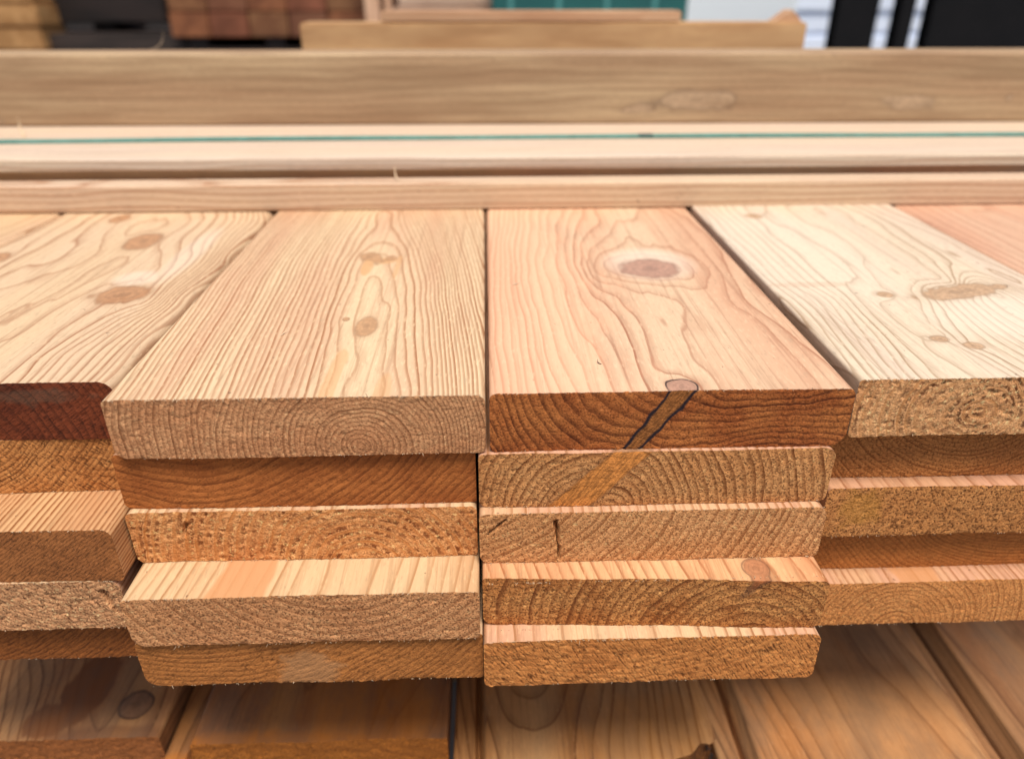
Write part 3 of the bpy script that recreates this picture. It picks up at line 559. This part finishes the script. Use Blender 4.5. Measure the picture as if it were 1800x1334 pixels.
mk(.1435, .2860, .2595, 3, dict(seed=131, pith=(.100, .075), s=.0020, wav=.0012),
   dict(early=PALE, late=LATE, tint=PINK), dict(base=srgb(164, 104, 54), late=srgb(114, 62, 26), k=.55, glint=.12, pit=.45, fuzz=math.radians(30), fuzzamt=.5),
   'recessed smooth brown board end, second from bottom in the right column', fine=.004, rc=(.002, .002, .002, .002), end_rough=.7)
mk(.1435, .2860, .2496, 4, dict(seed=137, pith=(.045, -.002), s=.0026, wav=.0012, drift=(.0, 0), wob=.001, stains=[(.052, .004, .010, .03, .7)]),
   dict(early=srgb(236, 190, 144), late=srgb(190, 128, 84), tint=PINK, k=.8, stain=srgb(190, 132, 84)), dict(base=srgb(190, 130, 78), late=srgb(132, 76, 36), k=.65, glint=.3, pit=.5, tint=srgb(172, 112, 62)),
   'lowest board end of the right column with neat arched rings and an orange patch above', fine=.012, rc=(.002, .002, .003, .002), ry=-.004)

# ------------------------------------------------------------------ bearers and the lower pack
LZ = -.234
def box(name, x0, x1, y0, y1, z0, z1, m, bev=.003, parent=None, nsub=1):
    import bmesh
    bm = bmesh.new(); bmesh.ops.create_cube(bm, size=1)
    for v in bm.verts: v.co = Vector((x0 + (x1 - x0) * (v.co.x + .5), y0 + (y1 - y0) * (v.co.y + .5), z0 + (z1 - z0) * (v.co.z + .5)))
    if bev: bmesh.ops.bevel(bm, geom=bm.edges[:], offset=bev, segments=2, affect='EDGES')
    me = bpy.data.meshes.new(name); bm.to_mesh(me); bm.free(); me.materials.append(m)
    o = bpy.data.objects.new(name, me); C.objects.link(o)
    if parent: o.parent = parent
    return o

def wood_blur(name, early, late, scale=(3, 60, 60), seed=0, amt=.8, rough=.65):
    n = N(name)
    v = n.noise(n.coord(scale, loc=(seed, seed * .3, seed * .7)), 1, 6, .62, .4)
    v2 = n.noise(n.coord(tuple(s * .22 for s in scale), loc=(seed * .5, 1, 2)), 1, 4, .6, .8)
    c = n.mix(n.ss(v, .35, .68, 0, amt), early, late)
    c = n.mix(n.ss(v2, .42, .68, 0, .5), c, tuple(q * .72 for q in late))
    n.lk(c, n.b.inputs['Base Color']); n.b.inputs['Roughness'].default_value = rough
    n.b.inputs['Specular IOR Level'].default_value = .35
    return n.m

bear = wood_blur('bearer_wood', srgb(150, 112, 76), srgb(110, 76, 46))
tag(box('bearer', -.45, .45, .55, .63, LZ + .0005, -5 * T - .0005, bear), 'rough timber bearer lying across between the two packs in the shade', 'bearer')
tag(box('bearer', -.45, .45, 1.08, 1.16, LZ + .0005, -5 * T - .0005, bear), 'second rough timber bearer, further back between the two packs', 'bearer')
tag(box('bearer', -.5, .7, .45, .53, GROUND, LZ - .0262, bear), 'rough timber bearer on the ground under the lower pack', 'bearer')
tag(box('bearer', -.5, .7, 1.10, 1.18, GROUND, LZ - .0262, bear), 'rear timber bearer on the ground under the lower pack', 'bearer')

LIP, STEP = .017, .013
def lower(xl, xr, yf, sp, side, end, label, **kw):
    sp = dict(sp); sp['T'] = Tb; Wd = xr - xl
    ms = mat_side('rebated_wood', seed=sp['seed'], **side); me_ = mat_end('rough_end', seed=sp['seed'], **end)
    xs = list(np.linspace(0, .0015, 4)) + stations(.0025, LIP - .0008, .0006) + [LIP, LIP + .0008, LIP + .0012, LIP + .002] + stations(LIP + .003, Wd - .003, .0011) + list(Wd - .003 * (1 - np.sin(np.linspace(.15, 1.57, 6))))[0:] 
    xs = sorted(set([round(float(q), 6) for q in xs if 0 <= q <= Wd] + [Wd]))
    def zt(x):
        f = np.clip((x - LIP) / .0008, 0, 1)
        g = .0065 * np.clip(1.5 - np.abs(x - (LIP - .0028)) / .0012, 0, 1) + .0012 * np.clip(1 - x / .0012, 0, 1)
        return Tb - STEP * (1 - f) - .0012 * np.clip(1 - np.abs(x - LIP - .0008) / .0012, 0, 1) * (x > LIP + .0004) - g
    o = board('rebated_board', Wd, 1.5 - yf, sp, [ms, me_], r=.0012, fine=.11, ystep=.0018, zt=zt, xs=xs, nz=26, **kw)
    put(o, xl, yf, LZ, 0, 0, Tb); tag(o, label, 'board', 'rebated boards in the lower pack'); return o

lower(-.335, -.1880, .2800, dict(seed=151, pith=(.125, -.02), s=.0042, wob=.006, wav=.003, drift=(-.3, .1),
      knots=[(.1255, .0215, .0095, .0095, dict(edge=.95, el=2.2, g=1.3, ragged=.05))], stains=[(.093, .04, .012, .03, .9), (.080, .012, .014, .010, .8), (.12, .002, .04, .006, .6)]),
      dict(early=srgb(222, 168, 114), late=srgb(130, 78, 42), tint=srgb(196, 138, 88), k=1.0, knot=(.20, .10, .055), stain=srgb(122, 74, 42), dirt=.35, lo=.5),
      dict(base=srgb(150, 92, 50), late=srgb(100, 56, 26), k=.4, glint=.3, pit=.6, fuzz=0.1, fuzzamt=.5),
      'stained knotty board of the lower pack, at the bottom left', end_rough=3)
lower(-.1868, -.0268, .2738, dict(seed=157, pith=(.07, -.10), s=.0085, wob=.006, wav=.004, drift=(.2, .1), stains=[(.12, .01, .04, .05, .5), (.06, .0, .08, .008, .8)]),
      dict(early=srgb(208, 146, 88), late=srgb(140, 84, 42), tint=srgb(178, 116, 70), k=.9, stain=srgb(186, 112, 44), dirt=.45, lo=.3),
      dict(base=srgb(170, 104, 44), late=srgb(110, 60, 24), k=.4, glint=.2, pit=.5),
      'brown weathered board of the lower pack left of the black gap', end_rough=3)
def broken(x, z):
    # the right front corner is snapped off raggedly
    e = np.clip((x - .085) / .060, 0, 1.0)
    e = np.clip((x - .118) / .028, 0, 1.0)
    return e ** 1.6 * (.015 + .005 * fbm(x * 140, z * 60, 0, 5, 3)) * (x > .118)
lower(-.0237, .1232, .2560, dict(seed=163, pith=(.047, -.005), s=.0055, wob=.002, wav=.0025, drift=(0, .0), arch=[(.0, .05, -.014)], stains=[(.11, .015, .035, .030, .45)]),
      dict(early=srgb(226, 174, 118), late=srgb(134, 80, 44), tint=srgb(206, 142, 78), k=1.0, stain=srgb(186, 122, 56), dirt=.25, lo=.5),
      dict(base=srgb(112, 70, 36), late=srgb(70, 38, 18), k=.4, glint=.3, pit=.6),
      'pale board of the lower pack with wavy cathedral grain and a broken right corner', end_rough=1.6, cuts=broken)
cl = bpy.data.objects[[o.name for o in C.objects if str(o.get('label', '')).startswith('pale board of the lower pack')][0]]
rb = random.Random(4); V = []; F = []
for i in range(22):
    c = Vector((.1435 + rb.uniform(-.0022, .003), rb.uniform(.010, .030), .024 - rb.random() * .016)); b_ = len(V)
    for k_ in range(4):
        V.append(c + Vector((rb.uniform(-1, 1), rb.uniform(-1, 1), rb.uniform(-1, 1))) * .0016)
    F += [(b_, b_ + 1, b_ + 2), (b_, b_ + 2, b_ + 3), (b_, b_ + 3, b_ + 1), (b_ + 1, b_ + 3, b_ + 2)]
link('bark', V, F, [mat_plain('bark', (.022, .014, .012), (.06, .035, .025), (300, 300, 300), .9)], smooth=False, parent=cl)
lower(.1250, .2690, .2470, dict(seed=167, pith=(.10, -.05), s=.0050, wob=.002, wav=.0014, drift=(-.12, 0), stains=[(.09, .03, .06, .05, .35)]),
      dict(early=srgb(208, 160, 112), late=srgb(122, 74, 42), tint=srgb(196, 134, 78), k=.9, stain=srgb(170, 108, 54), dirt=.6, dirtcol=srgb(120, 92, 68), dirtscale=(30, 16, 30), lo=.4),
      dict(base=srgb(160, 98, 46), late=srgb(100, 54, 22), k=.4), 'greyish tan board of the lower pack, to the right of the broken one')
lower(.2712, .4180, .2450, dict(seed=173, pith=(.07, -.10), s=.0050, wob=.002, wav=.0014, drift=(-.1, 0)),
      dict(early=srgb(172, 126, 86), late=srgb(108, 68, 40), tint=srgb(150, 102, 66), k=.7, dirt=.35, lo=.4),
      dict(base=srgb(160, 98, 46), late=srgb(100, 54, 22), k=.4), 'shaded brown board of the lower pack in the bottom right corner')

# ------------------------------------------------------------------ timbers lying across the pack
def cross(name, x0, x1, yf, z0, Wd, Tt, sp, side, end, label, cat, rz=0.0, ry=0.0, **kw):
    """a board laid along X: local y -> world +X, local x -> world -Y ... front face towards the camera is local x = Wd"""
    sp = dict(sp); sp['T'] = Tt
    ms = mat_side(name + '_wood', seed=sp['seed'], **side); me_ = mat_end(name + '_end', seed=sp['seed'], **end)
    o = board(name, Wd, x1 - x0, sp, [ms, me_], fine=kw.pop('fine', x1 - x0 - .01), ystep=.006, xstep=.0015, endfine=False, **kw)
    o.rotation_euler = (ry, 0, -math.pi / 2 + rz); 
    o.location = (x0, yf + Wd, z0)
    tag(o, label, cat); return o

cross('batten', -.62, .72, .508, .0004, .019, .0182, dict(seed=181, pith=(.01, -.25), s=.0050, wob=.004, wav=.0012, wl=3),
      dict(early=srgb(244, 214, 180), late=srgb(206, 152, 112), tint=srgb(246, 220, 192), k=.8), dict(**ES),
      'pale pink batten lying across the boards, nearest the camera', 'batten', r=.0015, rz=.0035, ry=0)
def reb(x): return np.where(x > .180 - .020, .0172, 0.0)
cross('shiplap_board', -.62, .75, .560, .0004, .180, .0256, dict(seed=191, pith=(.20, -.09), s=.0050, wob=.005, wav=.0015, wl=3),
      dict(early=srgb(250, 230, 204), late=srgb(220, 176, 142), tint=srgb(252, 238, 220), k=.9), dict(**ES),
      'wide pale board with a rebated front edge lying across behind the batten', 'board', r=.001, zb=reb, rz=-.002)
cross('timber', -.66, .80, .712, .0263, .050, .0600, dict(seed=193, pith=(.08, .40), s=.0080, wob=.006, wav=.003, wl=3,
        knots=[(.090, .855, .009, .040, dict(edge=.4, slope=1, ragged=.3)), (.096, .80, .005, .018, dict(edge=.4, slope=1, ragged=.3)), (.093, 1.05, .006, .03, dict(edge=.2, slope=1, ragged=.3)), (.105, .20, .006, .03, dict(edge=.1, slope=1, ragged=.3)), (.0885, 1.143, .0035, .004, dict(edge=1, slope=1))]),
      dict(knot=(.42, .29, .18), early=srgb(216, 188, 150), late=srgb(170, 136, 102), tint=srgb(200, 168, 132), k=.6, dirt=.55, dirtscale=(45, 4, 45), dirtcol=srgb(128, 98, 70), rough=.6), dict(**ES),
      'weathered tan timber on edge right across the picture behind the pale boards', 'timber', r=.0025, rz=-.0027)

# plastic strap over the wide board
stm = mat_plain('strap_plastic', srgb(50, 124, 116), srgb(78, 156, 148), (200, 20, 200), .35)
nS = 120; V = []; sx = np.linspace(-.62, .75, nS)
for i, x in enumerate(sx):
    yy = .6345 + .0065 * math.sin((x + .45) * 2.6) - .006 * (x < -.2) * (abs(x) - .2) * 2
    zz = .0263 + .0005 * abs(math.sin(x * 9))
    for (dy, dz) in ((-.0075, 0), (.0075, 0), (.0075, .0006), (-.0075, .0006)): V.append((x, yy + dy, zz + dz))
F = [(i * 4 + j, i * 4 + (j + 1) % 4, i * 4 + 4 + (j + 1) % 4, i * 4 + 4 + j) for i in range(nS - 1) for j in range(4)] + [(0, 3, 2, 1), tuple(nS * 4 - 4 + q for q in (0, 1, 2, 3))]
strap = tag(link('strap', V, F, [stm], smooth=False), 'thin teal-green plastic strap lying along the wide pale board', 'strap')
box('strap_clip', .128, .140, .636, .645, .0270, .0285, mat_plain('clip_metal', (.05, .10, .10), rough=.4), .0006, parent=strap)

m2 = wood_blur('short_timber_wood', srgb(206, 168, 122), srgb(176, 134, 92), (12, 60, 60), 3)
o = box('short_timber', -.197, .352, .880, .925, .0004, .1045, m2, .002)
tag(o, 'shorter tan timber standing on edge behind the long one', 'timber')
m3 = wood_blur('thin_batten_wood', srgb(214, 176, 140), srgb(186, 140, 104), (10, 80, 80), 5)
o = box('thin_board', -.11, .213, -.02, .02, 0, .0105, m3, .001); o.location = (0, .903, .1052); o.rotation_euler = (0, 0, 0)
tag(o, 'thin pinkish board lying on top of the short timber', 'board')
import bmesh
me = bpy.data.meshes.new('wedge'); bm = bmesh.new()
pts = [(-.016, 0), (.014, 0), (.009, .006), (.001, .012), (-.009, .005)]
a = [bm.verts.new((x, -.012, z)) for x, z in pts]; b = [bm.verts.new((x, .012, z)) for x, z in pts]
bm.faces.new(a); bm.faces.new(b[::-1])
for i in range(5): bm.faces.new((a[i], b[i], b[(i + 1) % 5], a[(i + 1) % 5]))
bmesh.ops.recalc_face_normals(bm, faces=bm.faces); bm.to_mesh(me); bm.free(); me.materials.append(m3)
o = bpy.data.objects.new('wood_offcut', me); C.objects.link(o); o.location = (.335, .903, .1047)
tag(o, 'small pale offcut of wood on the right end of the short timber', 'offcut')

# ------------------------------------------------------------------ the yard behind, out of focus
def at3(px, Y):                         # helper: x of a picture column at depth Y
    return (px - 850) / 1180. * Y * .98 + .02
def support(x0, x1, y0, y1, ztop, m, label):
    tag(box('timber_pack', x0, x1, y0, y1, GROUND, ztop, m, .01), label, 'timber pack')
brown = wood_blur('red_cedar', srgb(176, 108, 62), srgb(122, 66, 34), (30, 4, 30), 7)
brown2 = wood_blur('red_cedar_dark', srgb(150, 84, 48), srgb(100, 52, 28), (30, 4, 30), 9)
drk = wood_blur('dark_timber', srgb(42, 31, 27), srgb(18, 13, 12), (4, 30, 30), 11)
x0 = -1.135; cw = .142
names = ['leftmost', 'second from left', 'middle', 'second from right', 'rightmost']
support(x0 - .02, x0 + 5 * cw + .02, 3.0, 4.6, -.050, drk, 'dark timber pack carrying the reddish beams in the background')
for r_ in range(2):
    for c_ in range(5):
        m = wood_blur('cedar_end', srgb(146 - (c_ * 7 + r_ * 11) % 23, 92 - (c_ * 9) % 17, 58), srgb(98, 54, 32), (14, 4, 14), 13 + c_ + 5 * r_)
        o = box('beam', x0 + c_ * cw + .002, x0 + (c_ + 1) * cw - .002, 3.0 + .01 * ((c_ * 3 + r_) % 3), 4.5, -.015 + r_ * .085, -.015 + (r_ + 1) * .085 - .002, m, .004)
        tag(o, '%s reddish-brown beam end in the %s row of the blurred background pack' % (names[c_], ('lower', 'upper')[r_]), 'beam', 'reddish beams in the blurred pack')
for k_ in range(3):
    tag(box('bearer', x0 + .05 + k_ * .28, x0 + .12 + k_ * .28, 3.02, 4.4, -.0495, -.0155, drk, .003), '%s dark bearer under the reddish beams' % ('left', 'middle', 'right')[k_], 'bearer')
# dark weathered timbers
tag(box('weathered_timber', -1.72, -1.20, 3.15, 3.35, .028, .20, drk, .006), 'dark grey-brown timber in shade above a black gap, upper left', 'timber')
tag(box('weathered_timber', -1.80, -1.10, 3.05, 3.6, GROUND, -.005, wood_blur('grey_timber', srgb(60, 49, 44), srgb(30, 24, 21), (4, 30, 30), 15), .006), 'grey-brown weathered timber below the black gap, upper left', 'timber')
tag(box('bearer', -1.50, -1.42, 3.2, 3.5, -.0045, .0275, drk, .003), 'small dark block between the two weathered timbers', 'bearer')
och = wood_blur('ochre_timber', srgb(196, 150, 98), srgb(150, 104, 58), (20, 20, 20), 17)
for k_ in range(4):
    tag(box('timber', -1.74 - .5, -1.595 - .006 * (k_ % 2), 3.0, 3.2, -.135 + k_ * .078, -.060 + k_ * .078, och, .006),
        '%s yellow-ochre timber of the little stack at the upper left edge' % ('lowest', 'second lowest', 'third lowest', 'topmost')[k_], 'timber', 'ochre timbers stacked at the left edge')
support(-2.3, -1.60, 3.0, 3.25, -.1355, drk, 'dark pack under the ochre timbers')
# dark shed wall behind the left packs
tag(box('shed_wall', -5.5, -.45, 5.2, 5.3, GROUND, 1.7, mat_plain('dark_cladding', (.016, .013, .012), rough=.9), .0), 'dark shed wall behind the stacked timber on the left', 'wall')
# pale posts and pale packs in the middle
pale = wood_blur('pale_post', srgb(226, 186, 154), srgb(200, 150, 116), (30, 30, 4), 19)
tag(box('post', -.415, -.365, 2.9, 2.95, GROUND, 1.1, pale, .003), 'pale wooden post right of the reddish beams', 'post')
tag(box('post', -.345, -.325, 2.9, 2.95, GROUND, .95, pale, .003), 'slimmer pale wooden post beside the thicker one', 'post')
pl = wood_blur('pale_pack', srgb(220, 190, 166), srgb(180, 146, 124), (10, 30, 60), 21)
for k_ in range(3):
    tag(box('timber_pack', -.42 + k_ * .03, .12, 3.5 + k_ * .01, 4.6, (GROUND, -.02, .075)[k_], (-.024, .071, .19)[k_], pl, .006),
        '%s layer of pale planks behind the wooden posts' % ('lowest', 'middle', 'top')[k_], 'planks')
# teal pack
tl = mat_plain('teal_board', srgb(30, 96, 92), srgb(20, 74, 76), (3, 10, 20), .5)
ltl = mat_plain('teal_light', srgb(84, 150, 146), rough=.5)
support(.02, .76, 3.0, 4.3, .0, drk, 'dark pack under the teal boards in the background')
root = bpy.data.objects.new('teal_pack', None); C.objects.link(root); root.location = (.39, 3.0, .0005)
tag(root, 'pack wrapped in teal-green sheeting with lighter vertical bands', 'timber pack')
o = box('wrapping', -.36, .355, 0, 1.2, 0, .30, tl, .008, parent=root)
for k_ in range(4): box('band', -.30 + k_ * .175, -.285 + k_ * .175, -.0022, -.0005, .001, .299, ltl, 0, parent=root)
# white wrapped packs
wh = mat_plain('white_film', (.80, .87, 1.0), (.66, .74, .90), (5, 5, 16), .35, .5)
gy = mat_plain('grey_seam', (.30, .32, .38), rough=.6)
for k_ in range(8):
    z0_ = GROUND + k_ * .107
    o = box('white_pack', 1.10, 3.7, 4.5 + .01 * (k_ % 2), 5.9, z0_, z0_ + .1055, wh, .016)
    tag(o, '%s of the white film-wrapped packs stacked behind the black posts' % ('lowest', 'second lowest', 'third lowest', 'fourth lowest', 'fourth from top', 'third from top', 'second from top', 'topmost')[k_], 'wrapped pack', 'white wrapped packs in the background')
tag(box('white_pack', .90, 1.50, 3.9, 4.4, GROUND, .50, mat_plain('bright_film', (.86, .92, .97), (.82, .90, .97), (3, 3, 3), .3, .5), .02), 'big bright white wrapped pack right of the teal pack', 'wrapped pack')
# black steel uprights: H sections with web and flanges and a foot
blk = mat_plain('black_steel', (.005, .005, .006), (.009, .008, .009), (8, 8, 8), .75)
blk.node_tree.nodes['Principled BSDF'].inputs['Specular IOR Level'].default_value = .15
def upright(x0, x1, y, label, lean=0.0):
    r_ = bpy.data.objects.new('steel_upright', None); C.objects.link(r_); r_.location = ((x0 + x1) / 2, y, GROUND)
    hw = (x1 - x0) / 2; hh = 2.0
    tag(r_, label, 'steel post', 'black steel uprights of the rack')
    box('flange', -hw, hw, -.035, -.027, .012, hh, blk, .001, parent=r_); box('flange', -hw, hw, .027, .035, .012, hh, blk, .001, parent=r_)
    box('web', -.006, .006, -.0268, .0268, .012, hh, blk, 0, parent=r_)
    box('foot_plate', -hw - .03, hw + .03, -.09, .09, 0, .0118, blk, .001, parent=r_)
    r_.rotation_euler = (0, lean, 0); return r_
upright(1.290, 1.440, 3.0, 'broad black steel upright, left of the three in front of the white packs', .0)
upright(1.522, 1.575, 3.0, 'narrow black steel upright between the two broad ones')
upright(1.640, 2.25, 3.0, 'very wide black steel upright in the upper right corner')

# ------------------------------------------------------------------ fray, shavings, loose bits
for o, n_, s_ in ((B0, 170, 1.0), (C0, 60, .7), (D0, 120, .9)):
    Wb = o.dimensions.x
    fibres(o, Wb, Tb - .0001, n_, 7 + n_, fmat, size=s_)
    fibres(o, Wb, .0002, n_ // 3, 3 + n_, fmat, size=s_ * .5, down=True)
pack = [o for o in C.objects if o.get('group') == g_pack]
for o in pack:
    if o in (A0, B0, C0, D0, E0, Z0): continue
    fibres(o, o.dimensions.x, .0002, 40, int(abs(o.location.x) * 9000) + 5, fmat, size=.55, down=True)
    if o.location.y < .24: fibres(o, o.dimensions.x, Tb - .0001, 80, int(abs(o.location.z) * 9000), fmat, size=.8)

def shaving(x, y, z, ln, wd, rz, curl, label, mat=fmat):
    n_ = 12; V = []
    for i in range(n_):
        t = i / (n_ - 1); ang = curl * t
        px_ = ln * (math.sin(ang) / max(curl, .01)); pz_ = ln * ((1 - math.cos(ang)) / max(curl, .01)) + .0002
        ww = wd * (.5 + .5 * math.sin(math.pi * min(1, t * 1.2 + .1))) * .5
        for (dy, dz) in ((-ww, 0), (ww, 0), (ww, .00015), (-ww, .00015)): V.append((px_, dy + .0006 * math.sin(t * 3), pz_ + dz))
    F = [(i * 4 + j, i * 4 + (j + 1) % 4, i * 4 + 4 + (j + 1) % 4, i * 4 + 4 + j) for i in range(n_ - 1) for j in range(4)] + [(0, 3, 2, 1), tuple(n_ * 4 - 4 + q for q in range(4))]
    o = link('wood_shaving', V, F, [mat]); o.location = (x, y, z); o.rotation_euler = (0, 0, rz)
    tag(o, label, 'shaving'); return o
shaving(.0125, .361, .0, .0040, .0010, .1, .5, 'tiny pale chip near the left edge of the board with the big oval knot')
shaving(-.0915, .300, .0003, .0055, .0005, .9, .9, 'fine pale shaving lying on the fine-grained board left of its knots')
shaving(-.385, .655, .0262, .020, .0025, 2.2, 2.2, 'curled shaving at the left end of the wide pale board')
shaving(-.305, .748, .0872, .022, .0025, .5, 1.6, 'curled shaving on top of the long weathered timber')
shaving(.0455, .268, .0, .0030, .0004, 2.0, .6, 'thin dark splinter lying on the pinkish board near its front edge', mat_plain('dark_sliver', (.12, .07, .04)))
shaving(-.060, .515, .0190, .014, .0012, 1.9, 1.2, 'short fibre sticking up from the top of the pink batten')
